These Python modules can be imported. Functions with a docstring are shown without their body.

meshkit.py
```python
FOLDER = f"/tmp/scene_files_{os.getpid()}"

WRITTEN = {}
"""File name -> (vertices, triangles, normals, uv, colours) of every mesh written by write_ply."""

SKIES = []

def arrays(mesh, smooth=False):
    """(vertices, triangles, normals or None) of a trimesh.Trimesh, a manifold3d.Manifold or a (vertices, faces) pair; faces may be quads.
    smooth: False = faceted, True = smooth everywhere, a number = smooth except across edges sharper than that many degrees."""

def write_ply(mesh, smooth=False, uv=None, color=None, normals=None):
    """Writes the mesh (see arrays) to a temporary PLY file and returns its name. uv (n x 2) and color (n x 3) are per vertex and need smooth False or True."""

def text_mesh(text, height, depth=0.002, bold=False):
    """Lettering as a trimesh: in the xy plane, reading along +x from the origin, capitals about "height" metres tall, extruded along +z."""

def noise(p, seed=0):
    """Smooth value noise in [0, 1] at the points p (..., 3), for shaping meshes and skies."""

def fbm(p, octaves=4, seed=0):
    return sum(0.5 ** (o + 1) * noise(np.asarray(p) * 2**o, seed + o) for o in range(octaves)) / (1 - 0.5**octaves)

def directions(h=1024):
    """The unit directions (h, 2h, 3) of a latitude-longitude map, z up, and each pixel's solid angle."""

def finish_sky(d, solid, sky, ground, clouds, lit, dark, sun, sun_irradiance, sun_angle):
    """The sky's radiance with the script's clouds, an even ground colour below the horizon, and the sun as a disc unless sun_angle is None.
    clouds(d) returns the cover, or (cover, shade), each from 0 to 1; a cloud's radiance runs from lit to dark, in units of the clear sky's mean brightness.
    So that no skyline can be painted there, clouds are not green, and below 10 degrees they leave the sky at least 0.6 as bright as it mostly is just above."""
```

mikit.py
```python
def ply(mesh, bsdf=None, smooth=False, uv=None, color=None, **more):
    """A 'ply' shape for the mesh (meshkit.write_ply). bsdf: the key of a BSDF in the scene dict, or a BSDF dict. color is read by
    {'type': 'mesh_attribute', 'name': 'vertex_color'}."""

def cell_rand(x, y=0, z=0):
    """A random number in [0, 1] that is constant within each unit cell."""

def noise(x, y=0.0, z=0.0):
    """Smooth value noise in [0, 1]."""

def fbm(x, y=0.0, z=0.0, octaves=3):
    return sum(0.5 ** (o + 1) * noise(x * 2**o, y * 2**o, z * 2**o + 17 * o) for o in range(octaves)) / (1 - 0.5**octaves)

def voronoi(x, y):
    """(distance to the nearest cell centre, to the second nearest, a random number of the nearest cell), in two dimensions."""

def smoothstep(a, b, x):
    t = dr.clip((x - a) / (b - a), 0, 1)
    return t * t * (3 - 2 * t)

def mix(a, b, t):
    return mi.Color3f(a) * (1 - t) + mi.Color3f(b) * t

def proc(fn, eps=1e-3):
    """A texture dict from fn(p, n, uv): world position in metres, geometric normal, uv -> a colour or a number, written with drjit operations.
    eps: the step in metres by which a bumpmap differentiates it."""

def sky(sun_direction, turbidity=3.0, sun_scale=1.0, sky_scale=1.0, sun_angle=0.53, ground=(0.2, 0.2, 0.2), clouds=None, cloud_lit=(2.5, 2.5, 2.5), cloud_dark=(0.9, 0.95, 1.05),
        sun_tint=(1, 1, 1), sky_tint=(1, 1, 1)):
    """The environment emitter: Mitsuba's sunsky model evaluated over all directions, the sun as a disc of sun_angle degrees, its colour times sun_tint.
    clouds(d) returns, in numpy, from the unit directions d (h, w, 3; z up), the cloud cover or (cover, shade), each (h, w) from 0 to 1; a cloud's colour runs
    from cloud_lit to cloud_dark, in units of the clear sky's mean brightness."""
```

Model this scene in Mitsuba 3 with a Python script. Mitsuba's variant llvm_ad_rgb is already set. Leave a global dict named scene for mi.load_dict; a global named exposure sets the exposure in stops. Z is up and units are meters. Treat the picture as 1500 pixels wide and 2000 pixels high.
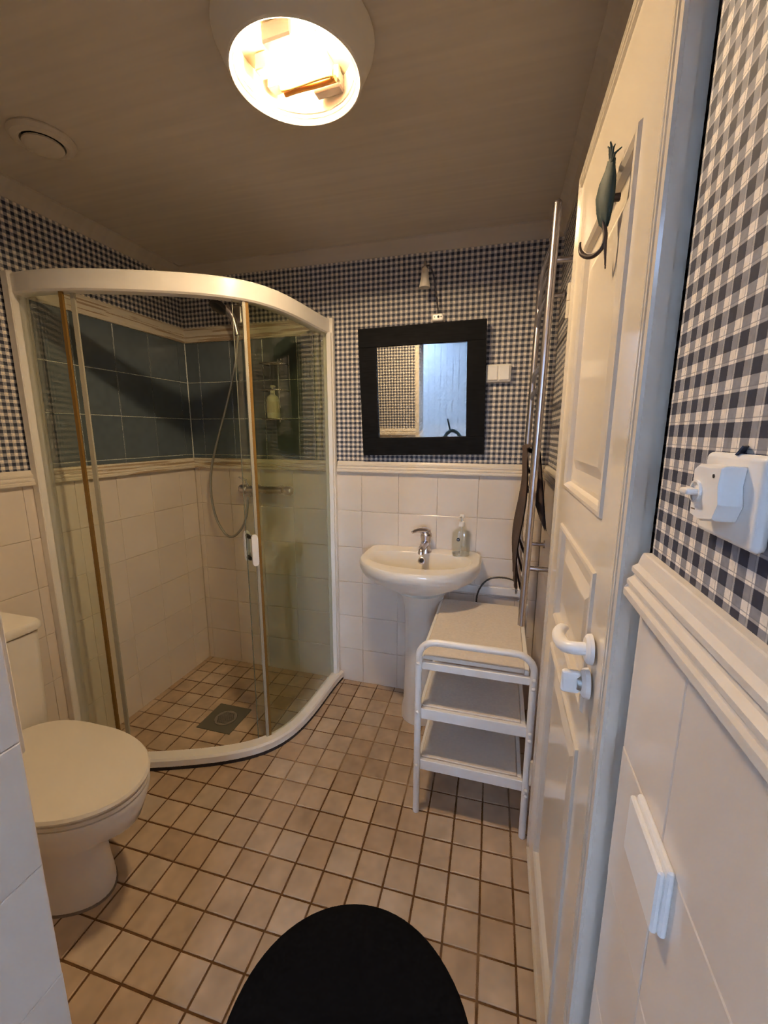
import math, random
import numpy as np
import trimesh, manifold3d as m3
import drjit as dr
import mitsuba as mi
import mikit, meshkit
from mikit import proc, noise, fbm, smoothstep, mix, cell_rand
from shapely.geometry import Polygon, box as sbox
from shapely import affinity
from scipy.interpolate import splprep, splev

random.seed(7); rng = np.random.default_rng(7)
PI = math.pi
scene, labels = {}, {}

# ---------------------------------------------------------------- camera, sky, exposure
CAM_F, CAM_H, PITCH, YAW, ROLL = 809.2, 1.4408, .1871, .2724, .0026
cy_, sy_, cp_, sp_ = math.cos(YAW), math.sin(YAW), math.cos(PITCH), math.sin(PITCH)
FWD = np.array([-sy_*cp_, cy_*cp_, -sp_]); RGT0 = np.array([cy_, sy_, 0]); UP0 = np.cross(RGT0, FWD)
RGT = math.cos(ROLL)*RGT0 + math.sin(ROLL)*UP0; UPV = -math.sin(ROLL)*RGT0 + math.cos(ROLL)*UP0
EYE = np.array([0, 0, CAM_H])
T = mi.ScalarTransform4f
scene['camera'] = {'type': 'perspective', 'fov': math.degrees(2*math.atan(750/CAM_F)), 'fov_axis': 'x', 'near_clip': .01,
                   'to_world': T().look_at(origin=EYE.tolist(), target=(EYE+FWD).tolist(), up=UPV.tolist())}
exposure = 3.7
scene['sky'] = mikit.sky([.3, -.5, .55], turbidity=4.0, sun_scale=0.0, sky_scale=5.8, sky_tint=(.74, 1.0, 1.38),
                         clouds=lambda d: np.full(d.shape[:2], .55), cloud_lit=(.95, 1.15, 1.45), cloud_dark=(.7, .88, 1.1))
LAMP_RADIANCE = (96.0, 69.0, 40.0)

# ---------------------------------------------------------------- room measures
D, XL, XR, XN = 2.104, -1.775, .2154, .187     # back wall, left wall, right wall, near right wall
ZC, ZT = 2.33, 2.274                            # ceiling, top of the wallpaper
ZB, ZBT = 1.238, 1.296                          # dado rail
XP, YF, YH, YN = -.62, .342, .04, .566          # entrance reveal, front wall, hall side of it, end of the near right wall

# ---------------------------------------------------------------- materials
def mat(name, d): scene[name] = d; return name
def prin(name, col, rough=.5, metallic=0.0, spec=.5, **k):
    c = col if isinstance(col, dict) else {'type': 'rgb', 'value': list(col)}
    d = {'type': 'principled', 'base_color': c, 'roughness': rough, 'metallic': metallic, 'specular': spec, **k}
    return mat(name, {'type': 'twosided', 'bsdf': d})

def gingham(p, n, uv):
    u = dr.select(dr.abs(n.x) > .7, p.y, p.x); v = p.z
    u = u + .0012*(noise(v*9, 3.0)-.5); v = v + .0010*(noise(u*7, 9.0)-.5)
    def band(t, P_):
        f = t/P_ - dr.floor(t/P_)
        a = smoothstep(.0, .025, f)*(1-smoothstep(.52, .545, f))
        line = 1-smoothstep(.014, .026, dr.abs(f-.885))
        white = smoothstep(.90, .92, f)*(1-smoothstep(.985, 1.0, f))
        return a, line, white
    a, la, wa = band(-u, .0255); b, lb, wb = band(-v, .0246)
    s = .5*(a+b)
    cream, midc, navy = mi.Color3f(.74, .675, .60), mi.Color3f(.232, .232, .255), mi.Color3f(.029, .034, .058)
    c = dr.select(s < .5, mix(cream, midc, s*2), mix(midc, navy, (s-.5)*2))
    c = mix(c, (.80, .75, .70), .40*dr.maximum(wa*(1-.6*b), wb*(1-.6*a)))
    c = mix(c, (.05, .055, .08), .50*dr.maximum(la*(1-.7*b), lb*(1-.7*a)))
    return c*(.92+.16*noise(p.x*300+p.y*300, p.z*300, 1.0))
GROUT_W = (.56, .49, .405)
def wall_col(p, n, uv):
    g = gingham(p, n, uv)
    return dr.select(p.z > 1.26, g, mi.Color3f(*GROUT_W))
prin('m_wall', proc(wall_col), .62, spec=.3)

def tile_bump(p, n, uv):
    q = p.x+p.y*1.3
    return .0020*fbm(q*6, p.z*6, p.x*5-p.y*4, 2)
def wtile(name, tone):
    def col(p, n, uv):
        q = noise(p.x*9+p.y*7, p.z*9, tone*50)
        return mi.Color3f(.665*tone, .592*tone, .515*tone)*(.96+.07*q)
    base = {'type': 'principled', 'base_color': proc(col), 'roughness': .16, 'specular': .5}
    return mat(name, {'type': 'twosided', 'bsdf': {'type': 'bumpmap', 'arbitrary': proc(tile_bump, .004), 'scale': 1.0, 'nested_bsdf': base}})
WT = [wtile('m_wall_tile', 1.0), wtile('m_wall_tile_b', .965)]
prin('m_blue_tile', proc(lambda p, n, uv: mi.Color3f(.080, .104, .122)*(.92+.16*noise(p.x*40+p.y*40, p.z*40, 2.0))), .2)
prin('m_blue_grout', (.66, .67, .63), .8)

def ftile(name, rgb, seed):
    def col(p, n, uv):
        a = fbm(p.x*14+seed*7, p.y*14, 1.0*seed, 3); b = noise(p.x*55, p.y*55+seed)
        return mi.Color3f(*rgb)*(.66+.44*a+.08*b)
    return prin(name, proc(col), .42, spec=.4)
FT = [ftile('m_floor_tile', (.44, .325, .225), 1), ftile('m_floor_tile_b', (.40, .285, .19), 2), ftile('m_floor_tile_c', (.465, .36, .265), 3)]
def grout_col(p, n, uv):
    f = smoothstep(.52, .70, fbm(p.x*2.6+3, p.y*2.6+1, 4.0, 3))
    return mix((.105, .050, .018), (.26, .17, .095), f)*(.8+.4*noise(p.x*90, p.y*90))
prin('m_floor_grout', proc(grout_col), .85, spec=.2)
def ceil_col(p, n, uv):
    st = fbm(p.x*3, p.y*60, 2.0, 3); big = fbm(p.x*1.6, p.y*1.6, 5.0, 2)
    return mi.Color3f(.50, .445, .375)*(.88+.12*st+.10*big)
prin('m_ceiling', proc(ceil_col), .75, spec=.2)
prin('m_trim', (.615, .56, .485), .38)
def wood_col(p, n, uv):
    al = dr.select(dr.abs(n.x) > .7, p.y, p.x)
    s = fbm(al*4, p.z*130, 3.0, 3); k = smoothstep(.54, .62, s)
    return mix((.60, .54, .44), (.30, .20, .12), k*.8)
prin('m_worn_trim', proc(wood_col), .7, spec=.2)
prin('m_door', (.58, .522, .437), .13, spec=.6)
prin('m_white_plastic', (.73, .71, .675), .3)
prin('m_white_metal', (.69, .665, .62), .32)
prin('m_aluminium_white', (.70, .67, .62), .30)
prin('m_porcelain', (.68, .64, .575), .08, spec=.55)
prin('m_seat', (.60, .55, .475), .22)
prin('m_shelf', proc(lambda p, n, uv: mi.Color3f(.60, .535, .455)*(.94+.1*noise(p.x*150, p.y*150, p.z*150))), .45)
mat('m_chrome', {'type': 'twosided', 'bsdf': {'type': 'roughconductor', 'material': 'Cr', 'alpha': .06, 'distribution': 'ggx'}})
prin('m_dark_chrome', (.06, .055, .06), .18, metallic=.6)
prin('m_steel', (.36, .36, .33), .38, metallic=.85)
prin('m_drain_plate', (.105, .10, .075), .5, metallic=.2)
prin('m_drain_grate', (.24, .22, .19), .4, metallic=.5)
prin('m_black_hole', (.008, .008, .008), .7)
prin('m_black_wood', proc(lambda p, n, uv: mi.Color3f(.0055, .006, .0075)*(.8+.6*noise(p.x*30, p.z*200))), .6, spec=.06)
prin('m_black_fabric', proc(lambda p, n, uv: mi.Color3f(.0035, .0035, .0042)*(.6+.8*noise(p.x*220, p.y*220, p.z*220))), .95, spec=.03)
mat('m_mirror', {'type': 'twosided', 'bsdf': {'type': 'conductor', 'specular_reflectance': {'type': 'rgb', 'value': [.93, .95, .94]}}})
mat('m_glass', {'type': 'thindielectric', 'int_ior': 1.5, 'specular_transmittance': {'type': 'rgb', 'value': [.76, .79, .655]}})
mat('m_glass_clear', {'type': 'thindielectric', 'int_ior': 1.5, 'specular_transmittance': {'type': 'rgb', 'value': [.91, .93, .87]}})
mat('m_pane', {'type': 'thindielectric', 'int_ior': 1.5})
prin('m_seal', (.17, .092, .018), .45)
prin('m_seal_grey', (.33, .31, .245), .5)
prin('m_glass_edge', (.10, .11, .085), .4)
prin('m_black_rubber', (.025, .02, .022), .7)
prin('m_towel', proc(lambda p, n, uv: mi.Color3f(.060, .045, .042)*(.7+.6*noise(p.x*400, p.y*400, p.z*400))), .95, spec=.05, sheen=.3)
prin('m_dark_iron', proc(lambda p, n, uv: mix((.010, .028, .030), (.028, .048, .046), noise(p.y*90, p.z*60))), .6, spec=.25)
prin('m_brown_iron', (.045, .03, .026), .5, metallic=.3)
prin('m_amber', (.75, .33, .06), .4)
prin('m_ballast', (.15, .115, .10), .4)
prin('m_lamp_inner', (.34, .285, .19), .35)
prin('m_lamp_body', (.56, .53, .48), .4)
prin('m_frosted', (.62, .57, .49), .5)
prin('m_cable', (.05, .045, .04), .5)
prin('m_hall_board', (.82, .85, .88), .5)
prin('m_hall_floor', (.34, .25, .17), .4)
prin('m_wall_plain', (.62, .60, .57), .6)
mat('m_soap', {'type': 'thindielectric', 'int_ior': 1.5, 'specular_transmittance': {'type': 'rgb', 'value': [.84, .855, .82]}})
mat('m_clear', {'type': 'dielectric', 'int_ior': 1.4})
prin('m_label_dark', (.012, .014, .03), .4)
prin('m_label_light', (.6, .62, .66), .4)
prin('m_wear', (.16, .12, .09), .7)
prin('m_olive', (.11, .085, .02), .8)

# ---------------------------------------------------------------- helpers
def num(key):
    if key not in scene and key not in labels: return key
    i = 1
    while f'{key}_{i:03d}' in scene or f'{key}_{i:03d}' in labels: i += 1
    return f'{key}_{i:03d}'
def obj(name, mesh, m, parent=None, smooth=False, label=None, cat=None, group=None, kind=None):
    key = num(parent+'__'+name if parent else name)
    scene[key] = mikit.ply(mesh, m, smooth)
    tag(key, label, cat, group, kind)
    return key
def tag(key, label=None, cat=None, group=None, kind=None):
    d = {k: v for k, v in (('label', label), ('category', cat), ('group', group), ('kind', kind)) if v}
    if d: labels[key] = d
def thing(name, label, cat, group=None):
    key = num(name); tag(key, label, cat, group); return key
def cat_(*ms): return trimesh.util.concatenate([m if isinstance(m, trimesh.Trimesh) else tm(m) for m in ms])
def tm(m):
    if hasattr(m, 'to_mesh'):
        q = m.to_mesh(); return trimesh.Trimesh(q.vert_properties[:, :3], q.tri_verts, process=False)
    return trimesh.Trimesh(m[0], m[1], process=False)
def bx(x0, x1, y0, y1, z0, z1, c=0.0):
    """box; chamfered edges when c > 0"""
    if c <= 0:
        return trimesh.creation.box(bounds=[[x0, y0, z0], [x1, y1, z1]])
    pts = []
    for sx in (0, 1):
        for sy in (0, 1):
            for sz in (0, 1):
                X, Y, Z = (x0, x1)[sx], (y0, y1)[sy], (z0, z1)[sz]
                dx, dy, dz = c*(1-2*sx), c*(1-2*sy), c*(1-2*sz)
                pts += [(X, Y+dy, Z+dz), (X+dx, Y, Z+dz), (X+dx, Y+dy, Z)]
    return trimesh.convex.convex_hull(np.array(pts))
def rbx(x0, x1, y0, y1, z0, z1, r, seg=12):
    s = m3.Manifold.sphere(r, seg)
    return tm(m3.Manifold.batch_hull([s.translate((a, b, c)) for a in (x0+r, x1-r) for b in (y0+r, y1-r) for c in (z0+r, z1-r)]))
def tube(pts, r, sides=10, cap=True):
    p = np.asarray(pts, float); n = len(p); r = np.broadcast_to(np.asarray(r, float), (n,))
    t = np.gradient(p, axis=0); t /= np.linalg.norm(t, axis=1, keepdims=True)+1e-12
    a = np.cross(t[0], [0, 0, 1.] if abs(t[0][2]) < .9 else [1., 0, 0]); a /= np.linalg.norm(a)
    A = [a]
    for i in range(1, n):
        a = A[-1]-t[i]*(A[-1]@t[i]); A.append(a/np.linalg.norm(a))
    A = np.array(A); B = np.cross(t, A); ang = np.arange(sides)*2*PI/sides
    v = p[:, None]+r[:, None, None]*(np.cos(ang)[None, :, None]*A[:, None]+np.sin(ang)[None, :, None]*B[:, None])
    return loft(list(v), cap)
def loft(loops, cap=True, cap0=None):
    L = np.array(loops, float); n, s = L.shape[:2]; v = L.reshape(-1, 3); f = []
    for i in range(n-1):
        for j in range(s):
            a, b, c, d = i*s+j, i*s+(j+1) % s, (i+1)*s+(j+1) % s, (i+1)*s+j
            f += [(a, b, c), (a, c, d)]
    if cap:
        v = np.vstack([v, L[0].mean(0), L[-1].mean(0)]); c0, c1 = n*s, n*s+1
        for j in range(s):
            if cap0 is not False: f.append((c0, (j+1) % s, j))
            f.append((c1, (n-1)*s+j, (n-1)*s+(j+1) % s))
    m = trimesh.Trimesh(v, np.array(f), process=False)
    return m
def lathe(prof, seg=48, c=(0, 0, 0), axis='z', cap=True):
    """profile [(r, h)] round an axis"""
    ang = np.arange(seg)*2*PI/seg; loops = []
    for r, h in prof:
        r = max(r, 1e-5)
        q = np.stack([r*np.cos(ang), r*np.sin(ang), np.full(seg, h)], -1)
        if axis == 'x': q = q[:, [2, 0, 1]]
        if axis == 'y': q = q[:, [1, 2, 0]]
        loops.append(q+np.array(c))
    return loft(loops, cap)
def cyl(p0, p1, r, sides=16): return tube([p0, p1], r, sides)
def extr(poly, h, M=None, c=0.0):
    """extrude a shapely polygon along +z by h, then the 4x4 M; c: chamfer at the top"""
    m = trimesh.creation.extrude_polygon(poly, h, engine='earcut')
    if M is not None: m.apply_transform(M)
    return m
def frame_of(ox, ux, vx):
    ux, vx = np.array(ux, float), np.array(vx, float); w = np.cross(ux, vx)
    M = np.eye(4); M[:3, 0], M[:3, 1], M[:3, 2], M[:3, 3] = ux, vx, w, ox; return M
def xf(m, M): m = m.copy(); m.apply_transform(M); return m
def spline(pts, n=60, s=0.0):
    p = np.asarray(pts, float)
    t, _ = splprep(p.T, s=s, k=min(3, len(p)-1)); return np.array(splev(np.linspace(0, 1, n), t)).T
def tile_piece(w, h, t, c):
    """a tile lying in xy with its upper edges eased, top at z = 0"""
    b = [(-w/2, -h/2), (w/2, -h/2), (w/2, h/2), (-w/2, h/2)]
    L0 = [(x, y, -t) for x, y in b]; L1 = [(x, y, -c) for x, y in b]
    L2 = [(x-math.copysign(c*1.6, x), y-math.copysign(c*1.6, y), 0) for x, y in b]
    return loft([L0, L1, L2])
def px(p):
    q = np.array([RGT, UPV, FWD])@(np.asarray(p, float)-EYE)
    return (750+CAM_F*q[0]/q[2], 1000-CAM_F*q[1]/q[2], q[2]) if q[2] > .05 else (-9e9, -9e9, -1)

# ================================================================ THE SETTING
LO, HI = -.02, 2.40
obj('ceiling', bx(XL-.1, XR+.3, .0, D+.1, ZC, ZC+.08), 'm_ceiling', kind='structure', label='greyish beige painted ceiling')
obj('wall_back', bx(XL-.1, XR+.3, D, D+.1, LO, HI), 'm_wall', kind='structure', label='back wall, navy gingham wallpaper above white tiles')
obj('wall_left', bx(XL-.1, XL, YH, D, LO, HI), 'm_wall', kind='structure', label='left wall behind toilet and shower')
obj('wall_right', bx(XR, XR+.12, YN-.02, D, LO, HI), 'm_wall', kind='structure', label='right wall behind the open door and towel rail')
obj('wall_right_near', bx(XN, XR+.3, YH-.12, YN, LO, HI), 'm_wall', kind='structure', label='thick near right wall with gingham wallpaper and socket')
obj('wall_front', bx(XL, XP, YH, YF, LO, HI), 'm_wall', kind='structure', label='front wall beside the entrance')
obj('wall_front_header', bx(XP, XN, YH, YF, 2.03, HI), 'm_wall', kind='structure', label='wall above the entrance opening')

# floor: base plus tiles
fl = obj('floor', bx(XL-.1, XR+.3, YH, D+.1, -.06, -.0035), 'm_floor_grout', kind='structure', label='tan square tile floor with brown joints')
AN, TX, TY, SP = .0191, -.8996, .6309, .102
inside = Polygon([(XL, YF), (XP, YF), (XP, YH), (XN, YH), (XN, YN), (XR, YN), (XR, D), (XL, D)]).buffer(-.002)
drain_hole = sbox(-1.392, 1.510, -1.200, 1.705)
ca, sa = math.cos(AN), math.sin(AN)
whole = [tile_piece(.0962-.0006*k, .0962-.0004*k, .006, .0016) for k in range(3)]
wply = {(k, j): mikit.ply(whole[k], FT[j]) for k in range(3) for j in range(3)}
tiles = []
for i in range(-14, 16):
    for j in range(-8, 18):
        cx, cy = TX+SP*((i+.5)*ca-(j+.5)*sa), TY+SP*((i+.5)*sa+(j+.5)*ca)
        sq = affinity.translate(affinity.rotate(sbox(-.0486, -.0486, .0486, .0486), math.degrees(AN)), cx, cy)
        g = sq.intersection(inside)
        if drain_hole.intersects(g): g = g.difference(drain_hole)
        if g.is_empty or g.area < 1e-4 or g.geom_type != 'Polygon': continue
        u, v, dpt = px((cx, cy, 0))
        # a tile's size in the picture; tiles under the shower tray rim, the toilet and outside the frame rank last
        size = 1/dpt if (dpt > 0 and -40 < u < 1540 and 0 < v < 2040) else 0
        if (cx < -1.12 and cy < .98) or (cx > -.4 and cy < .62 and cx < 0): size *= .01
        tiles.append((size, cx, cy, g, abs(g.area-sq.area) < 1e-6))
tiles.sort(key=lambda t: -t[0])
rest = []
for n_, (size, cx, cy, g, full) in enumerate(tiles):
    j = rng.choice(3, p=[.55, .25, .2]); k = int(rng.integers(3)); dz = float(rng.uniform(-.0005, .0005)); a = math.degrees(AN)+float(rng.uniform(-.7, .7))
    if n_ < 300 and full:
        scene[num(fl+'__tile')] = {**wply[(k, j)], 'to_world': T().translate([cx, cy, dz]).rotate([0, 0, 1], a)}
    else:
        m = xf(whole[k], trimesh.transformations.translation_matrix([cx, cy, dz])@trimesh.transformations.rotation_matrix(math.radians(a), [0, 0, 1])) if full else extr(g.buffer(-.0001), .006, trimesh.transformations.translation_matrix([0, 0, -.006+dz]))
        if n_ < 300: obj('tile', m, FT[j], fl)
        else: rest.append(m)
if rest: obj('tile_remainder', cat_(*rest), FT[0], fl, kind='stuff')

# wall tiles, each a piece of its wall
TS = .2045
def lay(holder, plane, at, us, zs, mats, t=.006, gap=.0014, c=.0010, u0=0.0, name='tile', z0=0.0, zoff=0.0):
    """tiles on the plane x = at ('x-', 'x+') or y = at ('y-', 'y+'); the sign is the way the face looks"""
    cols = sorted({us[0], us[1], *[u0+TS*k for k in range(-20, 20) if us[0]+.012 < u0+TS*k < us[1]-.012]})
    rows = sorted({zs[0], zs[1], *[zoff+TS*k for k in range(0, 12) if zs[0]+.02 < zoff+TS*k < zs[1]-.02]})
    for a, b in zip(cols, cols[1:]):
        for e, f in zip(rows, rows[1:]):
            m = tile_piece(b-a-gap, f-e-gap, t, c)
            m.vertices[:, 2] += t
            m.vertices[:, 2] *= 1+rng.uniform(-.08, .08)
            mu, mv = (a+b)/2, (e+f)/2
            if plane == 'y-': M = frame_of((mu, at, mv), (1, 0, 0), (0, 0, 1))
            if plane == 'y+': M = frame_of((mu, at, mv), (-1, 0, 0), (0, 0, 1))
            if plane == 'x+': M = frame_of((at, mu, mv), (0, 1, 0), (0, 0, 1))
            if plane == 'x-': M = frame_of((at, mu, mv), (0, -1, 0), (0, 0, 1))
            m.apply_transform(M)
            obj(name, m, mats[int(rng.integers(len(mats)))], holder)
lay('wall_back', 'y-', D, (XL+.008, XR-.008), (0, ZB), WT, u0=-.507, zoff=.002)
lay('wall_left', 'x+', XL, (YF+.008, D-.008), (0, ZB), WT, u0=.13, zoff=.002)
lay('wall_right', 'x-', XR, (YN+.002, D-.008), (0, ZB), WT, u0=.1, zoff=.002)
lay('wall_right_near', 'x-', XN, (YH-.11, YN-.001), (0, ZB), WT, u0=.421, zoff=.002, gap=.0009)
lay('wall_front', 'x+', XP, (YH, YF+.006), (0, ZB), WT, u0=.137, zoff=.002)
lay('wall_front', 'y+', YF, (XL+.008, XP+.006), (0, ZB), WT, u0=-.8, zoff=.002)
# blue tiles inside the shower, with pale joints
SHX1 = -.975
obj('blue_tile_bed', bx(XL, XL+.003, 1.245, D, 1.292, 1.945), 'm_blue_grout', 'wall_left', label='pale joints between the blue tiles')
obj('blue_tile_bed', bx(XL, SHX1, D-.003, D, 1.292, 1.945), 'm_blue_grout', 'wall_back', label='pale joints between the blue tiles')
lay('wall_left', 'x+', XL+.003, (1.245, D-.008), (1.296, 1.942), ['m_blue_tile'], t=.004, u0=1.834-TS*3, zoff=1.521-TS*7, gap=.0036, name='blue_tile')
lay('wall_back', 'y-', D-.003, (XL+.008, SHX1), (1.296, 1.942), ['m_blue_tile'], t=.004, u0=-1.477, zoff=1.521-TS*7, gap=.0036, name='blue_tile')

# dado rail, cove, boards (profiles swept along the walls): profile in (out, z)
DADO = [(0, ZB), (.025, ZB), (.027, ZB+.003), (.027, ZB+.011), (.0225, ZB+.0125), (.0215, ZB+.0155), (.0245, ZB+.018), (.0245, ZB+.023), (.018, ZB+.027), (.0165, ZB+.031), (.0205, ZB+.034), (.0205, ZB+.040), (.014, ZB+.044), (.0125, ZBT-.008), (.010, ZBT-.001), (.008, ZBT), (0, ZBT)]
COVE = [(0, ZT), (.006, ZT), (.012, ZT+.010), (.022, ZT+.026), (.038, ZT+.040), (.048, ZT+.048), (.048, ZC), (0, ZC)]
BOARD = [(0, 1.942), (.014, 1.942), (.018, 1.950), (.015, 1.962), (.019, 1.985), (.016, 2.008), (.010, 2.02), (0, 2.02)]
def rail(name, prof, plane, at, u0, u1, m, **k):
    s = {'y-': (0, -1), 'y+': (0, 1), 'x+': (1, 0), 'x-': (-1, 0)}[plane]
    loops = []
    for u in np.linspace(u0, u1, 2):
        loops.append([((at+s[0]*o) if s[0] else u, (at+s[1]*o) if s[1] else u, z) for o, z in prof])
    m_ = loft(loops)
    m_.fix_normals()
    return obj(name, m_, m, **k)
KS = dict(kind='structure')
rail('trim_1', DADO, 'y-', D, -.845, XR, 'm_trim', label='white moulded dado rail on the back wall', **KS)
rail('trim_2', DADO, 'x+', XL, YF, 1.21, 'm_trim', label='white moulded dado rail on the left wall', **KS)
rail('trim_3', DADO, 'x-', XR, 1.33, D, 'm_trim', label='white dado rail on the right wall behind the towel rail', **KS)
rail('trim_4', DADO, 'x-', XN, YH-.11, YN, 'm_trim', label='white moulded dado rail on the near right wall', **KS)
rail('trim_5', DADO, 'y+', YF, XL, XP-.03, 'm_trim', label='white dado rail on the front wall', **KS)
rail('trim_6', DADO, 'x+', XL, 1.255, D, 'm_worn_trim', label='weathered dado rail in the shower, left wall', **KS)
rail('trim_7', DADO, 'y-', D, XL, -.885, 'm_worn_trim', label='weathered dado rail in the shower, back wall', **KS)
rail('trim_8', BOARD, 'x+', XL, 1.255, D, 'm_worn_trim', label='weathered board above the blue tiles, left wall', **KS)
rail('trim_9', BOARD, 'y-', D, XL, -.925, 'm_worn_trim', label='weathered board above the blue tiles, back wall', **KS)
rail('trim_10', COVE, 'y-', D, XL, XR, 'm_ceiling', label='ceiling cove along the back wall', **KS)
rail('trim_11', COVE, 'x+', XL, YF, D, 'm_ceiling', label='ceiling cove along the left wall', **KS)
rail('trim_12', COVE, 'x-', XR, YN, D, 'm_ceiling', label='ceiling cove along the right wall', **KS)
obj('trim_13', bx(XP-.035, XP, YF, YF+.014, 1.0, 2.03, .002), 'm_trim', label='white casing at the entrance corner', **KS)
obj('trim_14', bx(XP-.035, XN-.001, YF, YF+.014, 2.03, 2.075, .002), 'm_trim', label='white casing above the entrance', **KS)

# ---------------------------------------------------------------- hall seen in the mirror, with its window
HY0, HX0, HX1, HZ = -2.3, -2.4, 1.55, 2.45
obj('floor_hall', bx(HX0-.1, HX1+.1, HY0-.1, YH, -.08, -.012), 'm_hall_floor', kind='structure', label='wooden hall floor')
SX0, SX1, SY0, SY1 = -1.75, -.65, -2.15, -1.15
obj('ceiling_hall', cat_(bx(HX0-.1, SX0, HY0-.1, YH, HZ, HZ+.08), bx(SX1, HX1+.1, HY0-.1, YH, HZ, HZ+.08), bx(SX0, SX1, HY0-.1, SY0, HZ, HZ+.08), bx(SX0, SX1, SY1, YH, HZ, HZ+.08)), 'm_hall_board', kind='structure', label='white hall ceiling')
VX0, VX1, VZ0, VZ1 = -.10, .80, .85, 2.05
wb = obj('wall_hall_back', cat_(bx(HX0-.1, VX0, HY0-.1, HY0, LO, HZ), bx(VX1, HX1+.1, HY0-.1, HY0, LO, HZ), bx(VX0, VX1, HY0-.1, HY0, LO, VZ0), bx(VX0, VX1, HY0-.1, HY0, VZ1, HZ)), 'm_hall_board', kind='structure', label='hall wall of white vertical boards')
bw = .088
VX0, VX1, VZ0, VZ1 = -.10, .80, .85, 2.05
for k in range(int((HX1-HX0)/bw)):
    x = HX0+bw*k
    if VX0-.1 < x < VX1+.02: continue
    obj('board', bx(x+.003, x+bw-.003, HY0, HY0+.014, 0, HZ, .005), 'm_hall_board', wb)
obj('wall_hall_left', bx(HX0-.1, HX0, HY0, YH, LO, HZ), 'm_hall_board', kind='structure', label='hall side wall')
obj('wall_hall_front', cat_(bx(HX0-.1, XL-.1, YH-.02, YH+.1, LO, HZ), bx(XR+.3, HX1+.1, YH-.02, YH+.1, LO, HZ), bx(XL-.1, XR+.3, YH, YH+.06, HI-.01, HZ)), 'm_wall_plain', kind='structure', label='hall side of the bathroom wall')
obj('wall_hall_right', bx(HX1, HX1+.1, HY0, YH, LO, HZ), 'm_hall_board', kind='structure', label='hall side wall opposite')
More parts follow.
